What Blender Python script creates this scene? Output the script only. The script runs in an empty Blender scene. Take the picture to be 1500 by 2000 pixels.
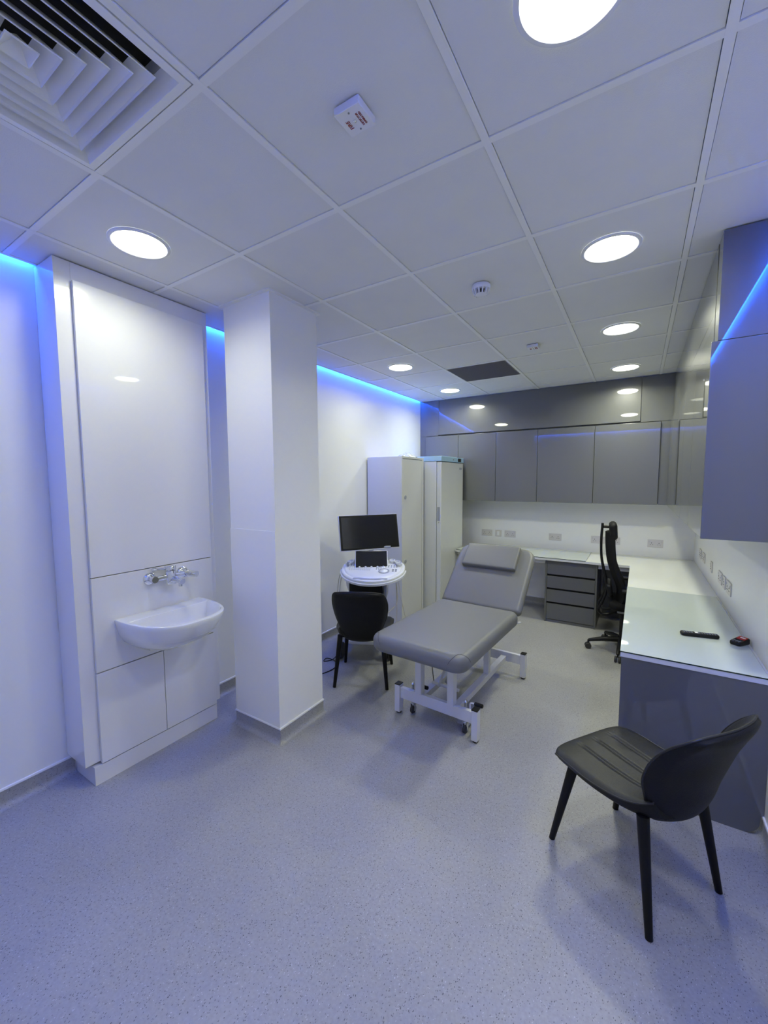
import bpy, bmesh, math, random
from mathutils import Vector, Matrix
random.seed(7)
R = math.radians
scn = bpy.context.scene
COL = scn.collection
H = 2.69            # ceiling height
XL, XR, YB, YF = -0.965, 2.187, 4.69, -1.12     # room bounds (left, right, back, behind the viewer)

# ---------------------------------------------------------------- camera
cam_d = bpy.data.cameras.new('camera'); cam = bpy.data.objects.new('camera', cam_d); COL.objects.link(cam)
cam_d.sensor_fit = 'VERTICAL'; cam_d.sensor_height = 36.0; cam_d.sensor_width = 27.0
cam_d.lens = 789.89 / 2000 * 36.0
cam_d.clip_start = 0.02
rx, ry, rz = -0.0786316, -0.0044785, -0.561839
fwd = Vector((math.sin(rz)*math.cos(rx), math.cos(rz)*math.cos(rx), math.sin(rx)))
r0 = Vector((math.cos(rz), -math.sin(rz), 0)); u0 = r0.cross(fwd)
r1 = math.cos(ry)*r0 + math.sin(ry)*u0; u1 = r1.cross(fwd)
m = Matrix((r1, u1, -fwd)).transposed().to_4x4()
m.translation = Vector((1.6535, -0.7437, H - 1.073))
cam.matrix_world = m
scn.camera = cam

# ---------------------------------------------------------------- view, world, light levels
scn.view_settings.view_transform = 'Standard'
scn.view_settings.look = 'None'
scn.view_settings.gamma = 1.0
scn.view_settings.use_curve_mapping = False
scn.view_settings.exposure = 0.30
world = bpy.data.worlds.new('world'); scn.world = world; world.use_nodes = True
world.node_tree.nodes['Background'].inputs[0].default_value = (0.02, 0.025, 0.04, 1)
world.node_tree.nodes['Background'].inputs[1].default_value = 0.2
LAMP = 9.0                           # downlight diffuser emission
LAMP_W = 5.9; LAMP_SPREAD = 160      # power and beam of each downlight
LAMP_COL = (0.985, 1.0, 0.80)
LED = 104.0                            # cove strip emission
LED_COL = (0.010, 0.100, 1.0)

# ---------------------------------------------------------------- materials
def mat(name, col, rough=0.5, metal=0.0, coat=0.0, spec=0.5, trans=0.0, coat_rough=0.03, bump=None, mottle=None):
    mt = bpy.data.materials.new(name); mt.use_nodes = True
    nt = mt.node_tree; b = nt.nodes['Principled BSDF']
    b.inputs['Base Color'].default_value = (*col, 1); b.inputs['Roughness'].default_value = rough
    b.inputs['Metallic'].default_value = metal; b.inputs['Coat Weight'].default_value = coat
    b.inputs['Coat Roughness'].default_value = coat_rough
    b.inputs['Specular IOR Level'].default_value = spec; b.inputs['Transmission Weight'].default_value = trans
    tc = nt.nodes.new('ShaderNodeTexCoord')
    if mottle:
        sc, amt = mottle
        n = nt.nodes.new('ShaderNodeTexNoise'); n.inputs['Scale'].default_value = sc; n.inputs['Detail'].default_value = 4
        nt.links.new(tc.outputs['Object'], n.inputs['Vector'])
        mr = nt.nodes.new('ShaderNodeMapRange'); mr.inputs[1].default_value = .3; mr.inputs[2].default_value = .7
        mr.inputs[3].default_value = 1-amt; mr.inputs[4].default_value = 1+amt
        nt.links.new(n.outputs[0], mr.inputs[0])
        mx = nt.nodes.new('ShaderNodeVectorMath'); mx.operation = 'SCALE'; mx.inputs[0].default_value = col
        nt.links.new(mr.outputs[0], mx.inputs['Scale']); nt.links.new(mx.outputs[0], b.inputs['Base Color'])
    if bump:
        sc, st = bump
        n = nt.nodes.new('ShaderNodeTexNoise'); n.inputs['Scale'].default_value = sc; n.inputs['Detail'].default_value = 3
        nt.links.new(tc.outputs['Object'], n.inputs['Vector'])
        bp = nt.nodes.new('ShaderNodeBump'); bp.inputs['Strength'].default_value = st; bp.inputs['Distance'].default_value = .002
        nt.links.new(n.outputs[0], bp.inputs['Height']); nt.links.new(bp.outputs[0], b.inputs['Normal'])
    return mt

def emis(name, col, s):
    mt = bpy.data.materials.new(name); mt.use_nodes = True; b = mt.node_tree.nodes['Principled BSDF']
    b.inputs['Base Color'].default_value = (.8, .8, .8, 1)
    b.inputs['Emission Color'].default_value = (*col, 1); b.inputs['Emission Strength'].default_value = s
    return mt

def floor_material():
    mt = bpy.data.materials.new('speckled_vinyl'); mt.use_nodes = True; nt = mt.node_tree; b = nt.nodes['Principled BSDF']
    tc = nt.nodes.new('ShaderNodeTexCoord')
    mp = nt.nodes.new('ShaderNodeMapping'); mp.inputs['Scale'].default_value = (1.0, 1.0, 1.0)
    nt.links.new(tc.outputs['Object'], mp.inputs[0])
    wob = nt.nodes.new('ShaderNodeTexNoise'); wob.inputs['Scale'].default_value = 60; nt.links.new(mp.outputs[0], wob.inputs['Vector'])
    ad = nt.nodes.new('ShaderNodeVectorMath'); ad.operation = 'MULTIPLY_ADD'
    ad.inputs[1].default_value = (.012, .012, .012)
    nt.links.new(wob.outputs['Color'], ad.inputs[0]); nt.links.new(mp.outputs[0], ad.inputs[2])
    def flecks(scale, size, keep, seed):
        m2 = nt.nodes.new('ShaderNodeMapping'); m2.inputs['Location'].default_value = (seed, seed*.7, 0); m2.inputs['Rotation'].default_value = (0, 0, seed)
        m2.inputs['Scale'].default_value = (1, .55, 1)
        nt.links.new(ad.outputs[0], m2.inputs[0])
        v = nt.nodes.new('ShaderNodeTexVoronoi'); v.inputs['Scale'].default_value = scale
        nt.links.new(m2.outputs[0], v.inputs['Vector'])
        lt = nt.nodes.new('ShaderNodeMath'); lt.operation = 'LESS_THAN'; lt.inputs[1].default_value = size; nt.links.new(v.outputs['Distance'], lt.inputs[0])
        sp = nt.nodes.new('ShaderNodeSeparateColor'); nt.links.new(v.outputs['Color'], sp.inputs[0])
        l2 = nt.nodes.new('ShaderNodeMath'); l2.operation = 'LESS_THAN'; l2.inputs[1].default_value = keep; nt.links.new(sp.outputs[0], l2.inputs[0])
        mu = nt.nodes.new('ShaderNodeMath'); mu.operation = 'MULTIPLY'; nt.links.new(lt.outputs[0], mu.inputs[0]); nt.links.new(l2.outputs[0], mu.inputs[1])
        return mu
    big = nt.nodes.new('ShaderNodeTexNoise'); big.inputs['Scale'].default_value = 2.2; big.inputs['Detail'].default_value = 5
    nt.links.new(mp.outputs[0], big.inputs['Vector'])
    fine = nt.nodes.new('ShaderNodeTexNoise'); fine.inputs['Scale'].default_value = 90; fine.inputs['Detail'].default_value = 2
    nt.links.new(mp.outputs[0], fine.inputs['Vector'])
    cr = nt.nodes.new('ShaderNodeValToRGB'); cr.color_ramp.elements[0].position = .3; cr.color_ramp.elements[0].color = (*FLOOR_A, 1)
    cr.color_ramp.elements[1].position = .7; cr.color_ramp.elements[1].color = (*FLOOR_B, 1)
    av = nt.nodes.new('ShaderNodeMath'); av.operation = 'ADD'
    h1 = nt.nodes.new('ShaderNodeMath'); h1.operation = 'MULTIPLY'; h1.inputs[1].default_value = .45; nt.links.new(big.outputs[0], h1.inputs[0])
    h2 = nt.nodes.new('ShaderNodeMath'); h2.operation = 'MULTIPLY'; h2.inputs[1].default_value = .55; nt.links.new(fine.outputs[0], h2.inputs[0])
    nt.links.new(h1.outputs[0], av.inputs[0]); nt.links.new(h2.outputs[0], av.inputs[1]); nt.links.new(av.outputs[0], cr.inputs[0])
    cur = cr.outputs[0]
    for (sc, sz, kp, sd, c) in ((230, .30, .24, 1.3, (.15, .15, .155)), (170, .22, .10, 3.1, (.09, .09, .10)), (230, .28, .12, 5.7, (.52, .52, .52))):
        mx = nt.nodes.new('ShaderNodeMix'); mx.data_type = 'RGBA'
        nt.links.new(flecks(sc, sz, kp, sd).outputs[0], mx.inputs['Factor']); nt.links.new(cur, mx.inputs['A']); mx.inputs['B'].default_value = (*c, 1)
        cur = mx.outputs['Result']
    nt.links.new(cur, b.inputs['Base Color'])
    b.inputs['Roughness'].default_value = .42; b.inputs['Specular IOR Level'].default_value = .4
    return mt
FLOOR_A = (.30, .30, .295); FLOOR_B = (.395, .395, .38)

M = {}
M['wall'] = mat('white_hygienic_cladding', (.86, .87, .86), .34, coat=.15, coat_rough=.25)
M['ceil'] = mat('ceiling_tile', (.76, .77, .78), .9, bump=(300, .25), mottle=(6, .012))
M['tee'] = mat('white_ceiling_grid', (.84, .85, .86), .5)
M['void'] = mat('dark_void', (.012, .012, .014), .9)
M['floor'] = floor_material()
M['cap'] = mat('white_cap_strip', (.85, .86, .88), .35)
M['lam'] = mat('gloss_white_laminate', (.80, .80, .79), .25, coat=.7, coat_rough=.03)
M['grey'] = mat('gloss_grey_acrylic', (.125, .13, .128), .35, coat=1.0, coat_rough=.015)
M['greyd'] = mat('satin_grey_board', (.12, .124, .125), .45, coat=.2, coat_rough=.2)
M['gap'] = mat('shadow_gap', (.02, .02, .022), .8)
M['ceramic'] = mat('white_ceramic', (.84, .85, .86), .12, coat=1.0)
M['chrome'] = mat('chrome', (.75, .76, .78), .08, metal=1.0)
M['steelb'] = mat('brushed_steel', (.68, .66, .66), .4, metal=.2)
M['socket_in'] = mat('white_socket_insert', (.62, .61, .61), .4)
M['black'] = mat('black_plastic', (.007, .007, .008), .45, spec=.3)
M['rubber'] = mat('dark_rubber', (.03, .03, .032), .6)
M['blackmetal'] = mat('black_powder_coat', (.004, .004, .005), .5, spec=.25)
M['leather'] = mat('charcoal_faux_leather', (.019, .0195, .018), .45, spec=.35, bump=(220, .35), mottle=(9, .22))
M['leatherd'] = mat('dark_shell_leather', (.0075, .0075, .008), .55, spec=.25, bump=(220, .3), mottle=(9, .15))
M['piping'] = mat('black_piping', (.012, .012, .013), .45)
M['vinyl'] = mat('grey_couch_vinyl', (.175, .178, .172), .42, bump=(260, .15))
M['vinyld'] = mat('dark_stitched_seam', (.05, .05, .055), .6)
M['whitemetal'] = mat('white_powder_coated_steel', (.70, .71, .74), .4)
M['cream'] = mat('light_grey_enamel', (.62, .63, .62), .35, coat=.2, coat_rough=.15)
M['fridge'] = mat('white_fridge_enamel', (.68, .70, .69), .28, coat=.4, coat_rough=.08)
M['blueband'] = mat('pale_blue_fascia', (.40, .62, .86), .4)
M['desk'] = mat('white_worktop', (.80, .82, .79), .18, coat=.3)
M['deskedge'] = mat('white_edge_band', (.74, .76, .80), .4)
M['glass'] = mat('pale_green_back_painted_glass', (.60, .67, .64), .04, coat=1.0, coat_rough=.0)
M['glassedge'] = mat('dark_green_glass_edge', (.015, .035, .035), .2)
M['plastic'] = mat('white_medical_plastic', (.72, .74, .78), .3, coat=.2)
M['plastic_g'] = mat('grey_medical_plastic', (.34, .36, .42), .4)
M['key'] = mat('grey_key_caps', (.22, .24, .30), .5)
M['screen'] = mat('black_screen_glass', (.008, .008, .008), .12, coat=.6, coat_rough=.2)
M['cable'] = mat('cream_probe_cable', (.62, .60, .55), .45)
M['mesh'] = mat('black_chair_mesh', (.006, .006, .007), .8, spec=.2)
M['grille'] = mat('grey_return_grille', (.17, .165, .185), .7)
M['detector'] = mat('white_detector_plastic', (.78, .79, .84), .4)
M['red'] = mat('red_print', (.30, .03, .03), .6)
M['redscreen'] = mat('red_label', (.45, .03, .02), .5)
M['poly'] = mat('translucent_polythene', (.85, .90, .92), .25, trans=.35)
M['lamp'] = emis('lamp_diffuser', LAMP_COL, LAMP)
M['led'] = emis('blue_led_diffuser', LED_COL, LED)

# ---------------------------------------------------------------- helpers
def link(name, me, mt, parent=None, smooth=35, loc=None):
    mts = mt if isinstance(mt, (list, tuple)) else [mt]
    for x in mts: me.materials.append(x)
    if smooth:
        at = me.attributes.get('flat')
        fl = [v.value == 0 for v in at.data] if at else [True]*len(me.polygons)
        me.set_sharp_from_angle(angle=R(smooth)); me.polygons.foreach_set('use_smooth', fl)
    o = bpy.data.objects.new(name, me); COL.objects.link(o)
    if parent: o.parent = parent
    if loc: o.location = loc
    return o

def obj(name, bm, mt, parent=None, smooth=35):
    me = bpy.data.meshes.new(name); bmesh.ops.recalc_face_normals(bm, faces=bm.faces); bm.to_mesh(me); bm.free()
    return link(name, me, mt, parent, smooth)

def tag(o, label, cat, group=None):
    o['label'] = label; o['category'] = cat
    if group: o['group'] = group
    return o

def thing(name, label, cat, loc=(0, 0, 0), rz=0, group=None):
    o = bpy.data.objects.new(name, None); o.empty_display_size = .1; COL.objects.link(o)
    o.location = loc; o.rotation_euler = (0, 0, rz)
    return tag(o, label, cat, group)

def struct(name, bm, mt, smooth=35):
    o = obj(name, bm, mt, None, smooth); o['kind'] = 'structure'; return o

def B():
    bm = bmesh.new(); bm.faces.layers.int.new('flat'); return bm

def box(bm, x0, x1, y0, y1, z0, z1, bev=0, mi=0, seg=2, mtx=None):
    vs = [bm.verts.new((x, y, z)) for x in (x0, x1) for y in (y0, y1) for z in (z0, z1)]
    f = [(0, 1, 3, 2), (4, 6, 7, 5), (0, 4, 5, 1), (2, 3, 7, 6), (0, 2, 6, 4), (1, 5, 7, 3)]
    fs = [bm.faces.new([vs[i] for i in q]) for q in f]
    lay = bm.faces.layers.int['flat']
    for q in fs: q.material_index = mi; q[lay] = 1
    if bev:
        es = list({e for q in fs for e in q.edges})
        r = bmesh.ops.bevel(bm, geom=es, offset=bev, segments=seg, affect='EDGES', profile=.5)
        vs = list({v for q in r['faces'] for v in q.verts} | {v for v in vs if v.is_valid})
        for q in {f for v in vs for f in v.link_faces}:
            q.normal_update(); q.material_index = mi; q[lay] = 1 if max(map(abs, q.normal)) > .99999 else 0
    if mtx is not None: bmesh.ops.transform(bm, matrix=mtx, verts=[v for v in vs if v.is_valid])
    return vs

def cbox(bm, c, s, bev=0, mi=0, rot=None, seg=2):
    mtx = Matrix.Translation(c)
    if rot: mtx = mtx @ Matrix.Rotation(rot[2], 4, 'Z') @ Matrix.Rotation(rot[1], 4, 'Y') @ Matrix.Rotation(rot[0], 4, 'X')
    return box(bm, -s[0]/2, s[0]/2, -s[1]/2, s[1]/2, -s[2]/2, s[2]/2, bev, mi, seg, mtx)

def smooth_pts(pts, n=8):
    P = [Vector(p) for p in pts]; P = [2*P[0]-P[1]] + P + [2*P[-1]-P[-2]]; out = []
    for i in range(1, len(P)-2):
        for k in range(n):
            t = k/n; a, b, c, d = P[i-1:i+3]
            out.append(.5*((2*b)+(c-a)*t+(2*a-5*b+4*c-d)*t*t+(3*b-a-3*c+d)*t**3))
    out.append(P[-2]); return out

def tube(bm, pts, r, n=10, mi=0, sx=1.0):
    """sweep a circle (radius r, or a list of radii) along points"""
    P = [Vector(p) for p in pts]; rs = r if isinstance(r, (list, tuple)) else [r]*len(P)
    t0 = (P[1]-P[0]).normalized(); up = Vector((0, 0, 1)) if abs(t0.z) < .9 else Vector((1, 0, 0))
    a = t0.cross(up).normalized(); rings = []
    for i, p in enumerate(P):
        t = ((P[min(i+1, len(P)-1)]-P[i]).normalized()+(P[i]-P[max(i-1, 0)]).normalized())
        t = t.normalized() if t.length > 1e-6 else t0
        a = (a-t*a.dot(t)).normalized(); b = t.cross(a)
        rings.append([bm.verts.new(p+(a*math.cos(2*math.pi*k/n)*sx+b*math.sin(2*math.pi*k/n))*rs[i]) for k in range(n)])
    for i in range(len(rings)-1):
        for k in range(n):
            f = bm.faces.new((rings[i][k], rings[i][(k+1) % n], rings[i+1][(k+1) % n], rings[i+1][k])); f.material_index = mi
    for q in (rings[0][::-1], rings[-1]):
        f = bm.faces.new(q); f.material_index = mi

def cyl(bm, a, b, r, n=20, mi=0, r2=None): tube(bm, [a, b], [r, r if r2 is None else r2], n, mi)

def lathe(bm, prof, c=(0, 0, 0), n=40, mi=0, axis='Z', cap=True):
    """profile of (radius, height) turned about an axis through c"""
    rings = []
    for r, h in prof:
        ring = []
        for k in range(n):
            x, y = r*math.cos(2*math.pi*k/n), r*math.sin(2*math.pi*k/n)
            v = {'Z': (x, y, h), 'Y': (x, h, y), 'X': (h, x, y)}[axis]
            ring.append(bm.verts.new(Vector(c)+Vector(v)))
        rings.append(ring)
    for i in range(len(rings)-1):
        for k in range(n):
            f = bm.faces.new((rings[i][k], rings[i][(k+1) % n], rings[i+1][(k+1) % n], rings[i+1][k])); f.material_index = mi
    if cap:
        for q in (rings[0][::-1], rings[-1]):
            f = bm.faces.new(q); f.material_index = mi
    return rings

def rrect(hx, hy, r, n=8, rb=None):
    """rounded rectangle outline; rb = radius of the corners on the -y side"""
    out = []
    for sx, sy, a0, rr in ((1, 1, 0, r), (-1, 1, 90, r), (-1, -1, 180, rb if rb is not None else r), (1, -1, 270, rb if rb is not None else r)):
        for k in range(n+1):
            a = R(a0+90*k/n); out.append((sx*(hx-rr)+rr*math.cos(a), sy*(hy-rr)+rr*math.sin(a)))
    return out

def loops(bm, rings, mi=0, close=True):
    V = [[bm.verts.new(p) for p in r] for r in rings]; n = len(V[0])
    for i in range(len(V)-1):
        for k in range(n):
            f = bm.faces.new((V[i][k], V[i][(k+1) % n], V[i+1][(k+1) % n], V[i+1][k])); f.material_index = mi
    if close:
        for q in (V[0][::-1], V[-1]):
            f = bm.faces.new(q); f.material_index = mi
    return V

def cushion(bm, hx, hy, r, th, er, mtx=None, rb=None, crown=0.0, er_b=None, mi=0):
    """padded slab: rounded-rectangle plan, fully rounded edges"""
    er_b = er if er_b is None else er_b
    rings = []; N = 7
    def ring(ins, z):
        rr = max(r-ins, .004); rbb = None if rb is None else max(rb-ins, .004)
        return [(x, y, z) for x, y in rrect(hx-ins, hy-ins, rr, 8, rbb)]
    rings.append(ring(er_b+.03, -th/2))
    for k in range(N+1):
        a = R(90*k/N); rings.append(ring(er_b*(1-math.sin(a)), -th/2+er_b*(1-math.cos(a))))
    for k in range(N+1):
        a = R(90*k/N); rings.append(ring(er*(1-math.cos(a)), th/2-er+er*math.sin(a)))
    m_ = min(hx, hy)
    for q in (.25, .5, .75, .93):
        rings.append([(x*(1-(q*(m_-er))/(hx)) if False else x, y, z) for x, y, z in ring(er+q*(m_-er)*.98, th/2+crown*q)])
    V = loops(bm, rings, mi)
    if mtx is not None: bmesh.ops.transform(bm, matrix=mtx, verts=[v for q in V for v in q])

def extrude_profile(bm, prof, axis, a0, a1, mi=0):
    """closed 2-D profile [(p,q)] swept straight: axis 'x' -> (t,p,q), 'y' -> (p,t,q)"""
    f = (lambda t, p, q: (t, p, q)) if axis == 'x' else (lambda t, p, q: (p, t, q))
    A = [bm.verts.new(f(a0, p, q)) for p, q in prof]; C = [bm.verts.new(f(a1, p, q)) for p, q in prof]; n = len(prof)
    for k in range(n):
        g = bm.faces.new((A[k], A[(k+1) % n], C[(k+1) % n], C[k])); g.material_index = mi
    bm.faces.new(A[::-1]).material_index = mi; bm.faces.new(C).material_index = mi

# ---------------------------------------------------------------- shell of the room
T = .12
def wall(name, *a):
    b = B(); box(b, *a); return struct(name, b, M['wall'], 0)
b = B(); box(b, XL-T, XR+T, YF-T, YB+T, -.1, 0); struct('floor', b, M['floor'], 0)
wall('wall_left', XL-T, XL, YF-T, YB+T, 0, H+.2)
wall('wall_right', XR, XR+T, YF-T, YB+T, 0, H+.2)
wall('wall_back', XL, XR, YB, YB+T, 0, H+.2)
wall('wall_front', XL, XR, YF-T, YF, 0, H+.2)
# column
CX0, CX1, CY0, CY1 = -.565, -.157, .925, 1.318
b = B(); box(b, CX0, CX1, CY0, CY1, 0, H+.1); box(b, CX0, CX1, CY0-.004, CY0, .09, 1.315)
struct('wall_column', b, M['wall'], 0)

# suspended ceiling: tiles with a shadow gap, grid of tees below them
GAPW = .030
xs = [XL+GAPW] + [.6*i for i in range(-1, 4)] + [XR-GAPW]
ys = [YF+GAPW] + [.6*j for j in range(-1, 8)] + [4.40]
skip = {(0.0, -.6), (0.0, 3.0)}
b = B(); G = .014
for i in range(len(xs)-1):
    for j in range(len(ys)-1):
        if (round(xs[i], 3), round(ys[j], 3)) in skip: continue
        x0, x1, y0, y1 = xs[i]+G, xs[i+1]-G, ys[j]+G, ys[j+1]-G
        if x1-x0 < .02 or y1-y0 < .01: continue
        box(b, x0, x1, y0, y1, H+.004, H+.018)
struct('ceiling', b, M['ceil'], 0)
b = B(); box(b, XL, XR, YF, YB, H+.16, H+.2); struct('trim_1', b, M['void'], 0)
b = B(); w = .012
for x in xs[1:-1]: box(b, x-w, x+w, YF+GAPW, 4.40, H, H+.012)
for y in ys[1:-1]:
    for i in range(len(xs)-1):
        box(b, xs[i]+(w if i else 0), xs[i+1]-(w if i < len(xs)-2 else 0), y-w, y+w, H+.0005, H+.012)
# perimeter angles
box(b, XL+GAPW, XL+GAPW+.016, YF+GAPW, 4.40, H, H+.014); box(b, XR-GAPW-.016, XR-GAPW, YF+GAPW, 1.6, H, H+.014)
box(b, XL+GAPW, XR-GAPW, YF+GAPW, YF+GAPW+.016, H, H+.014)
for q in ((CX0-.02, CX1+.02, CY0-.02, CY0), (CX0-.02, CX1+.02, CY1, CY1+.02), (CX0-.02, CX0, CY0, CY1), (CX1, CX1+.02, CY0, CY1)):
    box(b, *q, H-.004, H+.006)
struct('trim_2', b, M['tee'], 0)

# coved vinyl skirting with a white cap strip
def cove(sgn=1):
    r = .035; pts = [(0, 0), (r+.004, 0)]
    for k in range(7):
        a = R(90*k/6); pts.append((.004+r-r*math.sin(a), .0003+r-r*math.cos(a)))
    pts += [(.004, .088), (0, .088)]
    return [(sgn*p, q) for p, q in pts]
def skirt(name, tname, axis, pos, sgn, segs):
    b = B(); c = B()
    for a0, a1 in segs:
        extrude_profile(b, [(pos+p, q) for p, q in cove(sgn)], axis, a0, a1)
        extrude_profile(c, [(pos+sgn*p, q) for p, q in ((0, .088), (.007, .088), (.008, .093), (.006, .099), (0, .1))], axis, a0, a1)
    struct(name, b, M['floor']); struct(tname, c, M['cap'])
skirt('baseboard_left', 'trim_3', 'y', XL, 1, [(YF, .15), (.89, YB)])
skirt('baseboard_right', 'trim_4', 'y', XR, -1, [(YF, YB)])
skirt('baseboard_back', 'trim_5', 'x', YB, -1, [(XL, XR)])
skirt('baseboard_front', 'trim_6', 'x', YF, 1, [(XL, XR)])
def ring_skirt():
    b = B(); c = B()
    for bm, prof, mi in ((b, cove(1), 0), (c, ((0, .088), (.007, .088), (.008, .093), (.006, .099), (0, .1)), 0)):
        rings = []
        for cx, cy, sx, sy in ((CX0, CY0, -1, -1), (CX1, CY0, 1, -1), (CX1, CY1, 1, 1), (CX0, CY1, -1, 1)):
            rings.append([bm.verts.new((cx+sx*p, cy+sy*p, q)) for p, q in prof])
        n = len(prof)
        for i in range(4):
            A, C = rings[i], rings[(i+1) % 4]
            for k in range(n): bm.faces.new((A[k], A[(k+1) % n], C[(k+1) % n], C[k]))
    struct('baseboard_column', b, M['floor'], 30); struct('trim_7', c, M['cap'], 30)
ring_skirt()

# ---------------------------------------------------------------- blue cove strips
def strip(label, axis, pos, a0, a1, sgn):
    # LED profile hidden in the slot between ceiling and wall, shining down the wall
    zz = H+.040
    t = thing('light_strip', label, 'light strip', (pos, a0, zz) if axis == 'y' else (a0, pos, zz), 0, 'blue cove strips')
    L = a1-a0; b = B(); c = B()
    u = sorted((sgn*.001, sgn*.029)); v = sorted((sgn*.004, sgn*.026))
    if axis == 'y': box(b, *u, 0, L, .0, .012); box(c, *v, 0, L, -.004, .0)
    else: box(b, 0, L, *u, .0, .012); box(c, 0, L, *v, -.004, .0)
    obj('channel', b, M['tee'], t, 0); obj('diffuser', c, M['led'], t, 0)
strip('glowing blue strip at the top of the left wall, before the sink panel', 'y', XL, YF+.02, .113, 1)
strip('glowing blue strip on the left wall, behind the column to the back corner', 'y', XL, .927, 4.375, 1)
strip('glowing blue strip along the top of the right wall, mirrored in the grey end cabinet', 'y', XR, YF+.02, 1.595, -1)
strip('glowing blue strip along the wall behind the viewer, mirrored in the wall cupboards', 'x', YF, XL+.02, XR-.02, 1)

# ---------------------------------------------------------------- downlights
def downlight(x, y, label, k=1.0):
    t = thing('downlight', label, 'ceiling light', (x, y, H), 0, 'round recessed downlights')
    b = B(); lathe(b, [(.104, .006), (.108, -.001), (.112, -.0045), (.122, -.0035), (.1255, -.0005), (.1255, .003)], n=56, cap=False); obj('rim', b, M['detector'], t)
    b = B(); lathe(b, [(.107, .004), (.107, -.0005), (.09, -.001), (.001, -.001)], n=56); obj('diffuser', b, M['lamp'], t)
    ld = bpy.data.lights.new('lamp', 'AREA'); ld.shape = 'DISK'; ld.size = .205; ld.energy = LAMP_W*k; ld.color = LAMP_COL; ld.spread = R(LAMP_SPREAD)
    lo = bpy.data.objects.new('lamp', ld); COL.objects.link(lo); lo.parent = t; lo.location = (0, 0, -.006)
for x, y, k, l in ((-.31, .3, .62, 'round ceiling downlight directly in front of the white sink panel'),
                (1.49, .3, .95, 'largest round downlight, cut off by the top edge of the photo'),
                (1.5, 1.5, 1.1, 'round downlight in the right row, nearest to the blue lit cabinet end'),
                (1.5, 2.7, 1.8, 'round downlight in the right row, second back from the cabinet end'),
                (1.5, 3.9, 1.55, 'round downlight in the right row, farthest, before the dark bulkhead'),
                (-.32, 2.7, .9, 'small round downlight in the left row, just past the column'),
                (-.32, 3.9, 1.05, 'small round downlight in the left row, nearest the back left corner')):
    downlight(x, y, l, k)

# ---------------------------------------------------------------- ceiling diffuser (four-way)
t = thing('ceiling_diffuser', 'large square white four-way air diffuser with louvres in the ceiling', 'air vent', (.3, -.3, H))
def sq(h, z): return [(-h, -h, z), (h, -h, z), (h, h, z), (-h, h, z)]
b = B(); loops(b, [sq(.284, .010), sq(.284, -.001), sq(.262, -.003), sq(.236, .034), (sq(.236, .08))], close=False); obj('frame', b, M['tee'], t, 0)
for i, h in enumerate((.222, .184, .146, .108, .070)):
    b = B(); loops(b, [sq(h-.044, .040), sq(h-.005, .003), sq(h-.001, -.003), sq(h, .000), sq(h-.038, .042)], close=False)
    obj('louvre', b, M['tee'], t, 0)
b = B(); loops(b, [sq(.034, .002), sq(.033, -.002), sq(.031, -.001), sq(.001, .036)], close=False); obj('centre_cone', b, M['tee'], t, 0)
b = B(); box(b, -.24, .24, -.24, .24, .075, .09); obj('plenum', b, M['void'], t, 0)

t = thing('return_grille', 'flat dark grey square return air grille in the ceiling', 'air vent', (.3, 3.3, H))
b = B(); box(b, -.286, .286, -.286, .286, .006, .012)
obj('backing', b, M['grille'], t, 0)
b = B()
for k in range(44):
    p = -.275+k*.0128; box(b, -.28, .28, p-.0025, p+.0025, .0015, .006)
obj('mesh_panel', b, M['grille'], t, 0)
b = B()
for q in ((-.286, .286, -.286, -.276), (-.286, .286, .276, .286), (-.286, -.276, -.276, .276), (.276, .286, -.276, .276)): box(b, *q, .0, .006)
obj('frame', b, M['grille'], t, 0)

# fire indicator boxes
def text_mesh(body, size, ext=.0006):
    cu = bpy.data.curves.new('t', 'FONT'); cu.body = body; cu.size = size; cu.align_x = 'CENTER'; cu.align_y = 'CENTER'; cu.extrude = ext
    tmp = bpy.data.objects.new('t', cu); COL.objects.link(tmp)
    bpy.context.view_layer.update()
    me = bpy.data.meshes.new_from_object(tmp.evaluated_get(bpy.context.evaluated_depsgraph_get()))
    bpy.data.objects.remove(tmp); return me
def text(name, body, size, mt, parent, mtx):
    me = text_mesh(body, size); me.transform(mtx); return link(name, me, mt, parent, 0)
# lettering frame on a ceiling face: reads along -y, lines stack towards +x, seen from below
def under(x, y, z): return Matrix(((0, -1, 0, x), (-1, 0, 0, y), (0, 0, -1, z), (0, 0, 0, 1)))
def indicator(x, y, label):
    t = thing('fire_indicator', label, 'fire indicator', (x, y, H))
    b = B(); cbox(b, (0, 0, -.0115), (.087, .087, .023), .002); obj('housing', b, M['detector'], t)
    text('lettering', 'FIRE', .0165, M['red'], t, under(-.020, .004, -.0235))
    text('lettering', 'DETECTOR', .0088, M['red'], t, under(.017, .002, -.0235))
    text('lettering', 'OPERATED', .0088, M['red'], t, under(.027, .002, -.0235))
    b = B(); lathe(b, [(.0045, -.0225), (.0045, -.025), (.003, -.027), (.0005, -.028)], n=16); obj('indicator_lamp', b, M['chrome'], t)
    for s in (-1, 1):
        b = B(); lathe(b, [(.0028, -.0225), (.0028, -.0244), (.0003, -.0244)], (0, s*.03, 0), 12); obj('screw', b, M['key'], t)
indicator(.908, .290, 'square white box lettered FIRE DETECTOR OPERATED on the near ceiling')
indicator(.893, 2.73, 'small distant square white fire indicator box near the grey return grille')

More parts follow.
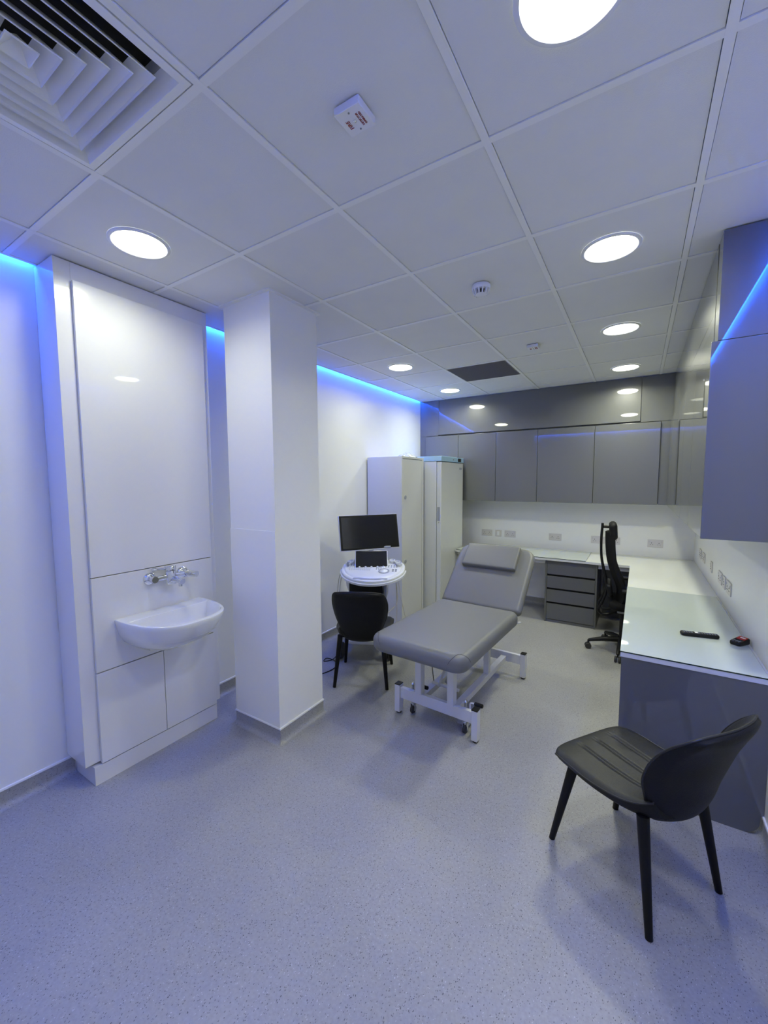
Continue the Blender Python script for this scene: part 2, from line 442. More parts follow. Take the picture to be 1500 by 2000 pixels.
t = thing('smoke_detector', 'round white domed smoke detector on the ceiling above the couch', 'smoke detector', (.872, 1.52, H))
b = B(); lathe(b, [(.048, 0), (.050, -.004), (.050, -.020), (.046, -.026)], n=48); obj('base', b, M['detector'], t)
b = B(); lathe(b, [(.026, -.024), (.026, -.046)], n=30); obj('sensor_chamber', b, M['black'], t)
b = B(); lathe(b, [(.030, -.047), (.031, -.050), (.022, -.054), (.001, -.055)], n=40)
for k in range(12):
    a = 2*math.pi*k/12; cbox(b, (.037*math.cos(a), .037*math.sin(a), -.036), (.016, .007, .030), .001, rot=(0, R(24), a))
obj('cage', b, M['detector'], t)

# ---------------------------------------------------------------- sink panel, basin, tap
t = thing('sink_panel_unit', 'tall gloss white boxed unit with panels and cupboard doors around the sink', 'cabinet', (XL, .118, 0))
# local: x out from wall, y along wall
W_ = .807; D_ = .222
b = B(); box(b, .002, D_, 0, W_, .118, H-.002, .001); obj('carcass', b, M['lam'], t)
b = B(); box(b, .002, D_+.014, .036, W_-.036, 0, .102, .001); obj('plinth', b, M['lam'], t)
b = B(); box(b, D_-.01, D_+.0015, .070, W_-.045, H-.088, H-.006); obj('top_filler', b, M['lam'], t)
P0, P1 = D_, D_+.022
y0, y1 = .070, .766
for nm, ya, yb, za, zb in (('upper_panel', y0, y1, 1.118, H-.092), ('splash_panel', y0, y1, .609, 1.114), ('door', y0, .4215, .110, .604), ('door', .4245, y1, .110, .604)):
    b = B(); box(b, P0+.001, P1, ya, yb, za, zb, .0015); obj(nm, b, M['lam'], t)
b = B(); box(b, P0-.001, P0+.0012, y0+.005, y1-.005, .120, H-.1); obj('shadow_gap', b, M['gap'], t, 0)

# basin: D shaped, back edge on the splash panel
BX = XL+P1; BYc = .540; BZ = .868
t = thing('wash_basin', 'white ceramic D-shaped basin fixed to the white splash panel', 'sink', (BX, BYc, BZ))
def dshape(w, d, x0=0.0, n=44, p=2.7):
    """half super-ellipse bulging to +x, straight side at x0"""
    pts = []
    for k in range(n+1):
        a = math.pi*k/n-math.pi/2
        c, s = math.cos(a), math.sin(a)
        pts.append((x0+d*abs(c)**(2/p), w*math.copysign(abs(s)**(2/p), s)))
    for k in range(1, 14): pts.append((x0, w-2*w*k/14))
    return pts
b = B(); rings = []
for w, d, z in ((.06, .09, -.190), (.12, .17, -.187), (.175, .25, -.170), (.212, .315, -.135), (.236, .362, -.085), (.250, .400, -.030), (.255, .410, -.006), (.253, .408, 0.0), (.249, .403, .001)):
    rings.append([(x, y, z) for x, y in dshape(w, d)])
for w, d, x0, z in ((.230, .274, .104, .001), (.227, .270, .107, -.004), (.220, .248, .112, -.06), (.205, .225, .120, -.105), (.15, .15, .145, -.135), (.03, .04, .19, -.142)):
    rings.append([(x, y, z) for x, y in dshape(w, d, x0)])
loops(b, rings)
obj('bowl', b, M['ceramic'], t, 50)
b = B(); lathe(b, [(.022, -.143), (.022, -.138), (.012, -.1375)], (.205, 0, 0), 24); obj('waste', b, M['chrome'], t)
# fix the object origin depth so that the rim front sits right

t = thing('wall_tap', 'chrome wall-mounted lever mixer tap above the basin', 'tap', (BX, .578, 1.055))
for s in (-1, 1):
    b = B(); lathe(b, [(.036, 0), (.035, .006), (.028, .013), (.018, .016)], (0, s*.098, 0), 28, axis='X'); obj('wall_flange', b, M['chrome'], t)
    b = B(); cyl(b, (.01, s*.098, 0), (.064, s*.098, 0), .019, 20); cyl(b, (.045, s*.098, 0), (.045, s*.02, 0), .0155, 18); obj('inlet_arm', b, M['chrome'], t)
b = B(); lathe(b, [(.029, -.042), (.030, -.040), (.030, .034), (.029, .036)], (.050, 0, 0), 30)
lathe(b, [(.0295, .038), (.030, .040), (.030, .062), (.028, .065), (.002, .066)], (.050, 0, 0), 30)
obj('mixer_body', b, M['chrome'], t)
b = B(); tube(b, [(.06, .005, -.012), (.150, .012, -.020)], .017, 18); cyl(b, (.128, .011, -.020), (.128, .011, -.050), .011, 18); obj('spout', b, M['chrome'], t)
b = B(); tube(b, [(.035, -.01, .048), (.02, -.07, .050)], .007, 12, sx=1.6); tube(b, [(.02, -.068, .050), (.014, -.088, .051)], .012, 12); obj('lever', b, M['chrome'], t)
b = B(); tube(b, [(.045, .098, 0), (.125, .118, .0)], .018, 18); obj('isolator', b, M['chrome'], t)

# ---------------------------------------------------------------- grey wall cupboards, back wall
ZC, ZB = H-.475, H-1.345   # top and bottom of cupboards
YC = 4.382
def cupboard_back(x0, x1, label):
    t = thing('wall_cupboard', label, 'cupboard', ((x0+x1)/2, YC, ZB), 0, 'grey wall cupboards')
    w = (x1-x0)/2
    b = B(); box(b, -w+.0005, w-.0005, .0, YB-YC-.001, .006, ZC-ZB-.004); obj('carcass', b, M['greyd'], t, 0)
    b = B(); box(b, -w+.0022, w-.0022, -.022, -.003, .0, ZC-ZB-.006, .0012); obj('door', b, M['grey'], t)
bx = [-.875, -.394, .110, .612, 1.216, 1.824]
lb = ['gloss grey wall cupboard above the tall metal locker, leftmost on the back wall',
      'gloss grey wall cupboard right above the white fridge, second from left',
      'gloss grey wall cupboard, middle of five on the back wall',
      'gloss grey wall cupboard on the back wall above the drawer pedestal',
      'wide gloss grey wall cupboard at the right end of the back wall']
for i in range(5): cupboard_back(bx[i], bx[i+1], lb[i])
t = thing('filler_panel', 'narrow grey filler strip between the left wall and the back cupboards', 'panel', (XL, YC, ZB))
b = B(); box(b, .001, -XL-.876, -.001, .017, 0, ZC-ZB+.0); obj('board', b, M['grey'], t, 0)
t = thing('corner_post', 'grey corner filler post where back and right cupboards meet', 'panel', (1.825, YC, ZB))
b = B(); box(b, .001, .094, .0, .30, 0, ZC-ZB); obj('board', b, M['grey'], t, 0)
# bulkhead above the cupboards
t = thing('bulkhead_cabinet', 'long gloss grey bulkhead above the back wall cupboards', 'cabinet', (XL, YC, ZC))
b = B(); box(b, .001, XR-XL-.27, .012, YB-YC-.001, .0, H-ZC-.004); obj('carcass', b, M['greyd'], t, 0)
def slanted(bm, x0, x1, z0, z1, yb, yt):
    vs = [bm.verts.new(p) for p in ((x0, yb, z0), (x1, yb, z0), (x1, yt, z1), (x0, yt, z1))]
    v2 = [bm.verts.new((v.co.x, v.co.y+.012, v.co.z)) for v in vs]
    bm.faces.new(vs); bm.faces.new(v2[::-1])
    for k in range(4): bm.faces.new((vs[k], v2[k], v2[(k+1) % 4], vs[(k+1) % 4]))
hh = H-ZC-.002
b = B(); slanted(b, .002, .278, .002, hh, -.004, .0); obj('end_board', b, M['grey'], t, 0)
b = B(); slanted(b, .284, 2.603, .012, hh, -.022, .000); obj('flap_door', b, M['grey'], t, 0)
b = B(); slanted(b, 2.609, 2.895, .002, hh, -.004, .0); obj('end_board', b, M['grey'], t, 0)

# right wall cupboards
XC = 1.924; YE = 1.6
def cupboard_right(y0, y1, label, end=False):
    t = thing('wall_cupboard', label, 'cupboard', (XC, (y0+y1)/2, ZB), 0, 'grey wall cupboards')
    w = (y1-y0)/2
    b = B(); box(b, .0, XR-XC-.001, -w+(.022 if end else .0005), w-.0005, .006, ZC-ZB-.004); obj('carcass', b, M['greyd'], t, 0)
    b = B(); box(b, -.022, -.003, -w+.0022, w-.0022, .0, ZC-ZB-.006, .0012); obj('door', b, M['grey'], t)
    if end:
        b = B(); box(b, -.0215, XR-XC-.001, -w, -w+.020, -.004, ZC-ZB+.008, .001); obj('end_panel', b, M['grey'], t)
ry_ = [1.6, 2.17, 2.74, 3.31, 3.88, 4.355]
lr = ['large grey cupboard on the right wall whose blue lit end faces the viewer',
      'gloss grey cupboard on the right wall, behind the one with the lit end',
      'gloss grey cupboard, middle of the five on the right wall',
      'gloss grey cupboard on the right wall, second from the back corner',
      'gloss grey cupboard on the right wall, beside the back corner']
for i in range(5): cupboard_right(ry_[i]+(.022 if i == 0 else 0), ry_[i+1], lr[i], i == 0) if i else cupboard_right(ry_[0], ry_[1], lr[0], True)
t = thing('bulkhead_cabinet', 'gloss grey bulkhead above the right wall cupboards, blue lit at its end', 'cabinet', (XC, YE, ZC))
b = B(); box(b, .012, XR-XC-.001, .02, 4.38-YE, .01, H-ZC-.004); obj('carcass', b, M['greyd'], t, 0)
b = B(); box(b, .0, XR-XC-.001, .0, .018, .010, H-ZC-.002, .001); obj('end_panel', b, M['grey'], t)
b = B(); box(b, .0, .012, .0185, .112, .012, H-ZC-.002); obj('front_board', b, M['grey'], t, 0)
b = B(); box(b, -.002, .011, .118, 2.70, .014, H-ZC-.004, .001); obj('flap_door', b, M['grey'], t)

# ---------------------------------------------------------------- desk
DZ = .740
t = thing('corner_worktop', 'white L-shaped desk worktop along the back and right walls', 'worktop', (1.9, 4.36, 0))
def P(x, y): return (x-1.9, y-4.36)
outl = [P(-.285, YB-.001), P(-.285, 4.03), P(1.606, 4.03), P(1.606, 1.600), P(XR-.001, 1.600), P(XR-.001, YB-.001)]
b = B(); loops(b, [[(x, y, z) for x, y in outl] for z in (.711, .734)]); obj('slab', b, M['deskedge'], t, 0)
b = B(); loops(b, [[(x, y, z) for x, y in outl] for z in (.7342, .7352)]); obj('top_surface', b, M['desk'], t, 0)
b = B(); box(b, *(-.285-1.9, .78-1.9), 4.10-4.36, 4.14-4.36, .660, .7105); obj('support_rail', b, M['whitemetal'], t)
b = B(); box(b, 1.318-1.9, 1.62-1.9, 4.08-4.36, 4.12-4.36, .660, .7105); obj('support_rail', b, M['whitemetal'], t)
def glass(label, x0, x1, y0, y1):
    t = thing('glass_top', label, 'glass sheet', (x0, y0, .7355))
    b = B(); box(b, 0.0006, x1-x0-.0006, 0.0006, y1-y0-.0006, .0, .0058, 0); obj('pane', b, M['glass'], t, 0)
    b = B()
    for q in ((0, x1-x0, 0, .0006), (0, x1-x0, y1-y0-.0006, y1-y0), (0, .0006, 0, y1-y0), (x1-x0-.0006, x1-x0, 0, y1-y0)): box(b, *q, .0, .0055)
    obj('edge', b, M['glassedge'], t, 0)
glass('pale green glass sheet on the right run of the desk, under the remote', 1.604, 2.172, 1.598, 3.06)
glass("pale green glass sheet on the back run of the desk, behind the couch", -.275, 1.20, 4.028, 4.66)
t = thing('desk_end_panel', 'gloss grey end panel of the desk, behind the near chair', 'panel', (1.610, 1.604, 0))
# rounded lower corner where it is scribed round the coved floor
pts = [(0, 0), (.50, 0)] + [(.50+.065*math.sin(R(a)), .065-.065*math.cos(R(a))) for a in range(10, 91, 10)] + [(.566, .098), (.576, .104), (.576, .710), (0, .710)]
b = B(); A = [b.verts.new((p, 0, q)) for p, q in pts]; C = [b.verts.new((p, .019, q)) for p, q in pts]
b.faces.new(A); b.faces.new(C[::-1])
for k in range(len(pts)): b.faces.new((A[k], C[k], C[(k+1) % len(pts)], A[(k+1) % len(pts)]))
obj('board', b, M['grey'], t, 0)
t = thing('modesty_panel', 'dark grey board closing the knee space behind the swivel chair', 'panel', (1.34, 4.60, 0))
b = B(); box(b, 0, .82, 0, .018, .0, .710); obj('board', b, M['greyd'], t, 0)

# drawer pedestal
t = thing('drawer_pedestal', 'grey four-drawer pedestal under the back desk', 'drawers', (.790, 4.060, 0))
b = B()
box(b, 0, .018, .0, .58, 0, .710); box(b, .506, .524, .0, .58, 0, .710); box(b, .018, .506, .56, .58, .0, .710); box(b, .018, .506, .03, .56, 0, .05); box(b, .018, .506, .012, .05, 0, .03)
box(b, .018, .506, .05, .56, .05, .06); obj('carcass', b, M['greyd'], t, 0)
b = B(); box(b, .018, .506, .030, .05, .03, .69); obj('shadow_gap', b, M['gap'], t, 0)
for z0, z1 in ((.036, .214), (.236, .374), (.396, .530), (.552, .704)):
    b = B(); box(b, .0195, .5045, .003, .022, z0, z1, .0012); obj('drawer', b, M['grey'] if False else M['greyd'], t)

# ---------------------------------------------------------------- sockets
def plate(name, label, c, w, axis, n_out, h=.086, rocker=False):
    t = thing(name, label, 'socket', c, 0 if axis == 'back' else R(-90), 'steel sockets above the desk')
    b = B(); box(b, -w/2, w/2, -.007, 0, -h/2, h/2, .002); obj('faceplate', b, M['steelb'], t)
    if rocker:
        b = B(); box(b, -.016, .016, -.0095, -.0068, -.028, .028, .001); obj('rocker', b, M['cap'], t); return
    for k in range(n_out):
        cx = 0 if n_out == 1 else (-.035 if k == 0 else .035)
        b = B()
        box(b, cx-.003, cx+.003, -.0085, -.0069, .001, .010)
        for s in (-1, 1): box(b, cx+s*.011-.0035, cx+s*.011+.0035, -.0085, -.0069, -.016, -.0115)
        obj('pin_holes', b, M['black'], t, 0)
        b = B(); sx = cx+(-.024 if k == 0 else .024); box(b, sx-.006, sx+.006, -.0095, -.0069, .012, .029, .0008); obj('switch', b, M['socket_in'], t)
ZS = .893
for x, lab in ((-.091, 'steel double socket on the back wall, leftmost beside the fridge'), (.222, 'steel double socket on the back wall, just right of the small switch plate'),
               (.783, 'steel double socket on the back wall above the drawers'), (1.262, 'steel double socket on the back wall, left of the chair headrest'),
               (1.420, 'steel double socket on the back wall, just right of the chair headrest'), (1.833, 'steel double socket on the back wall, nearest the right corner')):
    plate('double_socket', lab, (x, YB, ZS), .146, 'back', 2)
plate('switch_plate', 'steel single plate with white rocker between two sockets by the fridge', (.065, YB, ZS), .086, 'back', 1, rocker=True)
for y, w, lab in ((4.17, .146, 'steel double socket on the right wall, farthest one'), (3.93, .146, 'steel double socket on the right wall, second from the back'),
                  (3.47, .086, 'single steel plate alone in the middle of the right wall'), (3.04, .146, 'steel double socket on the right wall, left one of the near group'),
                  (2.87, .086, 'narrow steel plate in the middle of the near group on the right wall'), (2.70, .146, 'steel double socket on the right wall, nearest to the viewer')):
    plate('double_socket' if w > .1 else 'single_socket', lab, (XR, y, ZS), w, 'right', 2 if w > .1 else 1)

# ---------------------------------------------------------------- remote and handheld on the desk
dirv = Vector((.175, .036, 0)); ang = math.atan2(dirv.y, dirv.x)
t = thing('remote_control', 'long black remote control lying on the glass desk', 'remote control', (1.970, 2.045, .7413), ang)
b = B(); loops(b, [[(x, y, z) for x, y in rrect(hx, hy, rr, 6)] for hx, hy, rr, z in ((.084, .017, .012, 0), (.088, .021, .014, .004), (.089, .022, .014, .012), (.086, .020, .012, .0185), (.080, .015, .01, .0200))]); obj('body', b, M['black'], t, 60)
b = B()
for i in range(13):
    for j in (-1, 0, 1):
        if 4 <= i <= 5: continue
        cbox(b, (-.072+i*.0118, j*.0095, .0205), (.006, .005, .0024), .0006)
obj('buttons', b, M['key'], t)
b = B(); cbox(b, (-.014, .0, .0207), (.015, .020, .0024), .001); obj('white_button', b, M['cap'], t)
t = thing('handheld_terminal', 'small black handheld card terminal with a red label on the glass desk', 'card reader', (2.138, 2.025, .7413), R(-38)); t.scale = (.82, .82, .82)
b = B(); loops(b, [[(x, y, z+(.012 if y > 0 else 0)*(z > .01)) for x, y in rrect(hx, hy, rr, 5)] for hx, hy, rr, z in ((.028, .052, .012, 0), (.031, .056, .014, .006), (.031, .056, .014, .018), (.028, .053, .012, .024))]); obj('body', b, M['black'], t, 60)
b = B(); cbox(b, (0, .022, .0335), (.046, .040, .006), .001, rot=(R(12), 0, 0)); obj('screen', b, M['redscreen'], t)
b = B(); cbox(b, (.004, .024, .0372), (.030, .010, .002), .0005, rot=(R(12), 0, 0)); obj('display_text', b, M['cap'], t)
b = B()
for i in range(3):
    for j in range(4): cbox(b, (-.015+i*.015, -.008-.011*j, .0262), (.009, .006, .003), .0006)
obj('keypad', b, M['key'], t)

# ---------------------------------------------------------------- upholstered chairs
def interp(tab, s):
    for (a, *va), (c, *vc) in zip(tab, tab[1:]):
        if s <= c:
            k = (s-a)/(c-a); k = max(0, min(1, k)); return [p+(q-p)*k for p, q in zip(va, vc)]
    return list(tab[-1][1:])
def smooth_tab(tab, n=6):
    pts = smooth_pts([Vector((r[0], r[1], r[2])) for r in tab], n); p2 = smooth_pts([Vector((r[0], r[3], r[4] if len(r) > 4 else 0)) for r in tab], n)
    return [(a.x, a.y, a.z, b_.y, b_.z) for a, b_ in zip(pts, p2)]
def shell(bm, tab, nt=49, thick=lambda s: .05, groove=None, dz=lambda s, t: 0, dy=lambda s, t: 0, tmap=lambda t: t, shrink=.93, top=False):
    """tab rows: s, y, z, halfwidth; inner surface grid plus an offset outer surface"""
    rows = smooth_tab([(r[0], r[1], r[2], r[3], 0) for r in tab], 6); S = len(rows)
    inner, outer = [], []
    for i, (s, y, z, w, _) in enumerate(rows):
        a = rows[max(i-1, 0)]; c = rows[min(i+1, S-1)]
        tg = Vector((0, c[1]-a[1], c[2]-a[2])).normalized(); nrm = Vector((0, tg.z, -tg.y))  # towards the sitter is +nrm for the back
        if nrm.z < 0 and abs(tg.y) > abs(tg.z): nrm = -nrm
        if abs(tg.z) >= abs(tg.y) and nrm.y < 0: nrm = -nrm
        ri, ro = [], []
        for k in range(nt):
            t = tmap(-1+2*k/(nt-1)); g = groove(s, t) if groove else 0
            e = max(0, (abs(t)-.86)/.14, (s-.90)/.10 if top else 0)
            p = Vector((t*w, y+dy(s, t), z+dz(s, t))) - nrm*(g+.010*e*e)
            ri.append(bm.verts.new(p))
            q = Vector((t*w*shrink, y+dy(s, t), z+dz(s, t))) - nrm*(thick(s)*(1-.35*e*e))
            ro.append(bm.verts.new(q))
        inner.append(ri); outer.append(ro)
    for i in range(S-1):
        for k in range(nt-1):
            bm.faces.new((inner[i][k], inner[i][k+1], inner[i+1][k+1], inner[i+1][k]))
            f = bm.faces.new((outer[i][k], outer[i+1][k], outer[i+1][k+1], outer[i][k+1])); f.material_index = 1
        for k in (0, nt-1): bm.faces.new((inner[i][k], inner[i+1][k], outer[i+1][k], outer[i][k])).material_index = 1
    for i in (0, S-1):
        for k in range(nt-1): bm.faces.new((inner[i][k], outer[i][k], outer[i][k+1], inner[i][k+1])).material_index = 1
    rim = [v.co.copy() for v in inner[0][::-1]] + [r[0].co.copy() for r in inner[1:]] if False else None
    edge = [r[0].co.copy() for r in inner] + [v.co.copy() for v in inner[-1][1:]] + [r[-1].co.copy() for r in inner[::-1][1:]]
    front = [v.co.copy() for v in inner[0]]
    return edge, front
def side_chair(loc, rz, label):
    t = thing('side_chair', label, 'chair', loc, rz, 'charcoal side chairs')
    seat = [(0, .232, .418, .205), (.06, .222, .434, .222), (.2, .15, .440, .232), (.45, .03, .436, .230), (.7, -.08, .436, .212), (.88, -.150, .446, .190), (1, -.200, .468, .168)]
    def gr(s, tt):
        g = 0
        if .14 < s < .97:
            for c in (-.40, 0, .40):
                for d in (-.035, .035): g += .0042*math.exp(-((tt-c-d)/.016)**2)
        return g
    b = B(); e, fr = shell(b, seat, 121, lambda s: .045+.02*s, gr, dz=lambda s, q: .022*q*q*max(0, s-.35)+(-.006*abs(q)**6), dy=lambda s, q: -.020*abs(q)**5*(1-s)+.045*q*q*max(0, s-.6), shrink=.95)
    st = obj('seat', b, [M['leather'], M['leatherd']], t, 60)
    b = B(); tube(b, e[::-1][:len(e)] if False else ([e[0]] and e[:43])[::-1]+fr[1:-1]+e[-43:][::-1], .0035, 8); obj('piping', b, M['piping'], st)
    back = [(0, -.165, .400, .128), (.06, -.196, .424, .148), (.18, -.222, .480, .172), (.34, -.240, .548, .198), (.5, -.262, .615, .211), (.66, -.284, .680, .214), (.8, -.308, .735, .205), (.88, -.322, .765, .196), (.94, -.331, .786, .183), (.975, -.336, .797, .168), (1, -.339, .803, .140)]
    b = B(); e, _ = shell(b, back, 61, lambda s: .034+.012*(1-s), None, dy=lambda s, q: (.075*math.sin(math.pi*min(1, .15+s*.8))+.012)*abs(q)**2.2, dz=lambda s, q: -.010*abs(q)**3*max(0, s-.8)*5, shrink=.97, top=True)
    bk = obj('backrest', b, [M['leather'], M['leatherd']], t, 60)
    b = B(); tube(b, e, .0042, 8); obj('piping', b, M['piping'], bk)
    b = B(); box(b, -.16, .16, -.15, .15, .376, .392, .003); obj('under_frame', b, M['blackmetal'], t)
    for sx in (-1, 1):
        for sy in (-1, 1):
            b = B(); tube(b, [(sx*.168, sy*.150-.004, .398), (sx*.207, sy*.221, .0)], [.0215, .0125], 16); obj('leg', b, M['blackmetal'], t)
    return t
def yaw_of(fx, fy): return math.atan2(-fx, fy)
side_chair((1.680, 1.148, 0), yaw_of(-.823, .568), 'charcoal leather side chair in the foreground, beside the grey desk end')
side_chair((-.220, 1.920, 0), yaw_of(-.443, .897), 'black side chair seen from behind, in front of the ultrasound machine')

# ---------------------------------------------------------------- examination couch
t = thing('examination_couch', 'grey upholstered examination couch with raised backrest on a white frame', 'couch', (.557, 1.30, 0), R(-3.3))
couch = t
b = B(); cushion(b, .328, .495, .055, .112, .046, Matrix.Translation((0, .495, .588)), rb=.085, crown=.004); 
seat = obj('seat_cushion', b, M['vinyl'], t, 70)
b = B()
for s in (-1, 1):   # stitched corner caps at the foot end
    pts = []
    for k in range(31):
        u = -1+2*k/30; ph = R(-62+140*(1-u*u)**.8); er = .046; ins = er*(1-math.cos(ph)); rr = .085-ins
        L_ = u*.092      # arc length along the outline, 0 at the middle of the corner
        half = .085*math.pi/4
        if abs(L_) <= half: a = R(-45)+L_/.085; x, y = .328-ins-rr+rr*math.cos(a), -.495+ins+rr+rr*math.sin(a)
        elif L_ > 0: x, y = .328-ins, -.495+.085+(L_-half)
        else: x, y = .328-.085-(-L_-half), -.495+ins
        z = .588+.056-er+er*math.sin(ph)
        pts.append((s*x, y+.495, z))
    tube(b, pts, .0013, 6)
obj('seam', b, M['vinyld'], seat)
# backrest hinged at the seat's far edge
ang = R(45); L = .60
mt_ = Matrix.Translation((0, .985, .624)) @ Matrix.Rotation(ang, 4, 'X') @ Matrix.Translation((0, L/2, -.034))
b = B(); cushion(b, .328, L/2, .105, .075, .034, mt_, rb=.03, crown=.003)
back = obj('back_cushion', b, M['vinyl'], t, 70)
pm = Matrix.Translation((0, .985, .624)) @ Matrix.Rotation(ang, 4, 'X') @ Matrix.Translation((-.012, .462, .024))
b = B(); cushion(b, .228, .112, .012, .050, .014, pm); obj('pillow', b, M['vinyl'], t, 60)
b = B(); box(b, -.27, .27, .10, .93, .512, .531)
obj('seat_board', b, M['whitemetal'], t, 0)
b = B(); cbox(b, (0, 0, 0), (.56, .54, .016)); bmesh.ops.transform(b, matrix=Matrix.Translation((0, .985, .624)) @ Matrix.Rotation(ang, 4, 'X') @ Matrix.Translation((0, .29, -.080)), verts=b.verts); obj('back_board', b, M['whitemetal'], t, 0)
# base frame
LX, LY0, LY1, LH = .283, .290, 1.270, .205
for sx in (-1, 1):
    for y in (LY0, LY1):
        b = B(); box(b, sx*LX-.020, sx*LX+.020, y-.025, y+.025, .014, LH, .002); lg = obj('leg', b, M['whitemetal'], t)
        b = B(); box(b, sx*LX-.0205, sx*LX+.0205, y-.0255, y+.0255, LH, LH+.006, .002); obj('end_cap', b, M['black'], lg)
        b = B(); lathe(b, [(.017, 0), (.018, .006), (.012, .014)], (sx*LX, y, 0), 20); obj('foot', b, M['rubber'], lg)
for y in (LY0, LY1):
    b = B(); box(b, -LX+.020, LX-.020, y-.014, y+.014, .115, .190, .002); obj('crossbar', b, M['whitemetal'], t)
for sx in (-1, 1):
    b = B(); box(b, sx*.125-.022, sx*.125+.022, LY0+.014, LY1-.014, .118, .160, .002); obj('side_rail', b, M['whitemetal'], t)
for sx in (-1, 1):
    b = B(); box(b, sx*.118-.0225, sx*.118+.0225, LY0-.02, LY0+.030, .185, .512, .002); obj('post', b, M['whitemetal'], t)
for sx in (-1, 1):
    b = B(); box(b, sx*.125-.020, sx*.125+.020, .86, .90, .155, .512, .002); obj('post', b, M['whitemetal'], t)
for sx in (-1, 1):
    b = B(); tube(b, [(sx*.045, .42, .20), (sx*.045, .80, .515)], .018, 4, sx=.5); obj('lift_arm', b, M['whitemetal'], t)
b = B(); cyl(b, (-.10, .44, .205), (.10, .44, .205), .011, 14); obj('pivot_bar', b, M['whitemetal'], t)
b = B(); tube(b, [(0, .47, .215), (0, .62, .33)], .020, 16); tube(b, [(0, .60, .315), (0, .82, .49)], .010, 14); obj('actuator', b, M['plastic_g'], t)
b = B(); tube(b, [(.05, 1.02, .18), (.05, 1.25, .62), ], .012, 10); tube(b, [(-.05, 1.02, .18), (-.05, 1.25, .62)], .012, 10); tube(b, [(.28, .96, .55), (.30, 1.10, .52)], .008, 8); obj('back_strut', b, M['whitemetal'], t)
# retracting castors with pedals
for sx in (-1, 1):
    px, py = sx*.195, LY0+.045
    b = B(); cyl(b, (px, py, .055), (px, py, .205), .0085, 14); cyl(b, (px, py, .078), (px, py, .094), .014, 16); lathe(b, [(.012, .203), (.014, .210), (.006, .222)], (px, py, 0), 16)
    box(b, px-.016, px-.012, py-.010, py+.012, .022, .070); box(b, px+.012, px+.016, py-.010, py+.012, .022, .070); box(b, px-.016, px+.016, py-.010, py+.012, .066, .072)
    cs = obj('castor_stem', b, M['chrome'], t)
    b = B(); lathe(b, [(.010, -.010), (.026, -.010), (.029, -.006), (.029, .006), (.026, .010), (.010, .010)], (px, py, .029), 26, axis='X'); obj('wheel', b, M['rubber'], cs)
    b = B(); tube(b, smooth_pts([(px+.012, py, .135), (px+.03, py, .17), (px+.032, py+.004, .205), (px+.060, py+.01, .207)], 5), .0055, 10); cs2 = obj('pedal_arm', b, M['whitemetal'], t)
    b = B(); tube(b, [(px+.055, py+.01, .207), (px+.060, py+.01, .207), (px+.108, py+.012, .206), (px+.112, py+.012, .206)], [.007, .013, .013, .008], 14); obj('pedal', b, M['black'], cs2)
b = B(); cyl(b, (-.195, LY0+.045, .130), (.195, LY0+.045, .105), .0065, 12); cyl(b, (-.195, LY0+.060, .118), (.19, LY0+.060, .095), .004, 10); obj('linkage_rod', b, M['whitemetal'], t)
b = B(); tube(b, smooth_pts([(.17, .34, .06), (.20, .42, .03), (.24, .40, .05), (.255, .33, .10)], 6), .005, 8); box(b, .12, .20, .37, .45, .02, .055, .006); obj('foot_switch', b, M['plastic_g'], t)
b = B(); tube(b, smooth_pts([(-.10, .46, .20), (-.24, .66, .30), (-.33, .80, .22), (-.26, .92, .36), (-.20, 1.0, .42)], 8), .003, 6); obj('control_cable', b, M['black'], t)

# ---------------------------------------------------------------- tall locker and fridge
t = thing('metal_locker', 'tall pale grey metal cupboard with two round locks, left of the fridge', 'locker', (-.948, 3.040, 0))
w_, d_, h_ = .520, .447, 1.872
b = B(); box(b, 0, d_-.02, 0, w_, .0, h_, .003); obj('body', b, M['cream'], t)
b = B()
for q in ((0, .022, .0, h_), (w_-.040, w_, .0, h_), (.022, w_-.040, .0, .05), (.022, w_-.040, h_-.022, h_)): box(b, d_-.021, d_, q[0], q[1], q[2], q[3], .001)
obj('door_frame', b, M['cream'], t)
b = B(); box(b, d_-.018, d_-.002, .025, w_-.043, .053, h_-.026, .001); dr = obj('door', b, M['cream'], t)
for z in (1.43, .72):
    b = B(); lathe(b, [(.024, 0), (.024, .004), (.020, .006), (.011, .006), (.010, .003), (.0005, .003)], (d_-.002, .080, z), 24, axis='X'); lk = obj('lock', b, M['plastic_g'], dr)
t = thing('lab_fridge', 'tall white upright fridge with pale blue top fascia beside the locker', 'fridge', (-.948, 3.610, 0))
D, Wf, Hf = .650, .690, 1.895
b = B(); box(b, .0, D-.062, 0, Wf, .03, Hf-.062, .004); obj('body', b, M['fridge'], t)
b = B(); box(b, D-.058, D, .002, Wf-.002, .09, Hf-.068, .006); dr = obj('door', b, M['fridge'], t)
b = B(); box(b, D-.050, D-.014, -.0005, .004, 1.135, 1.300, .002); obj('handle_recess', b, M['plastic_g'], dr)
b = B(); cyl(b, (D-.03, .003, 1.118), (D-.03, -.004, 1.118), .008, 16); obj('door_lock', b, M['chrome'], dr)
b = B(); box(b, .0, D+.004, -.006, Wf+.006, Hf-.060, Hf, .004); fa = obj('fascia', b, M['blueband'], t)
b = B(); cyl(b, (D+.003, .34, Hf-.032), (D+.012, .34, Hf-.032), .011, 18); obj('key_switch', b, M['chrome'], fa)
b = B(); box(b, D+.003, D+.006, .50, .60, Hf-.052, Hf-.012); obj('display', b, M['black'], fa)
b = B(); box(b, D, D+.0025, .560, .640, Hf-.150, Hf-.124, .001); obj('badge', b, M['plastic_g'], dr)
b = B()
for y in (.08, Wf-.08):
    for x in (.06, D-.1): cyl(b, (x, y, 0), (x, y, .032), .018, 14)
obj('feet', b, M['black'], t)
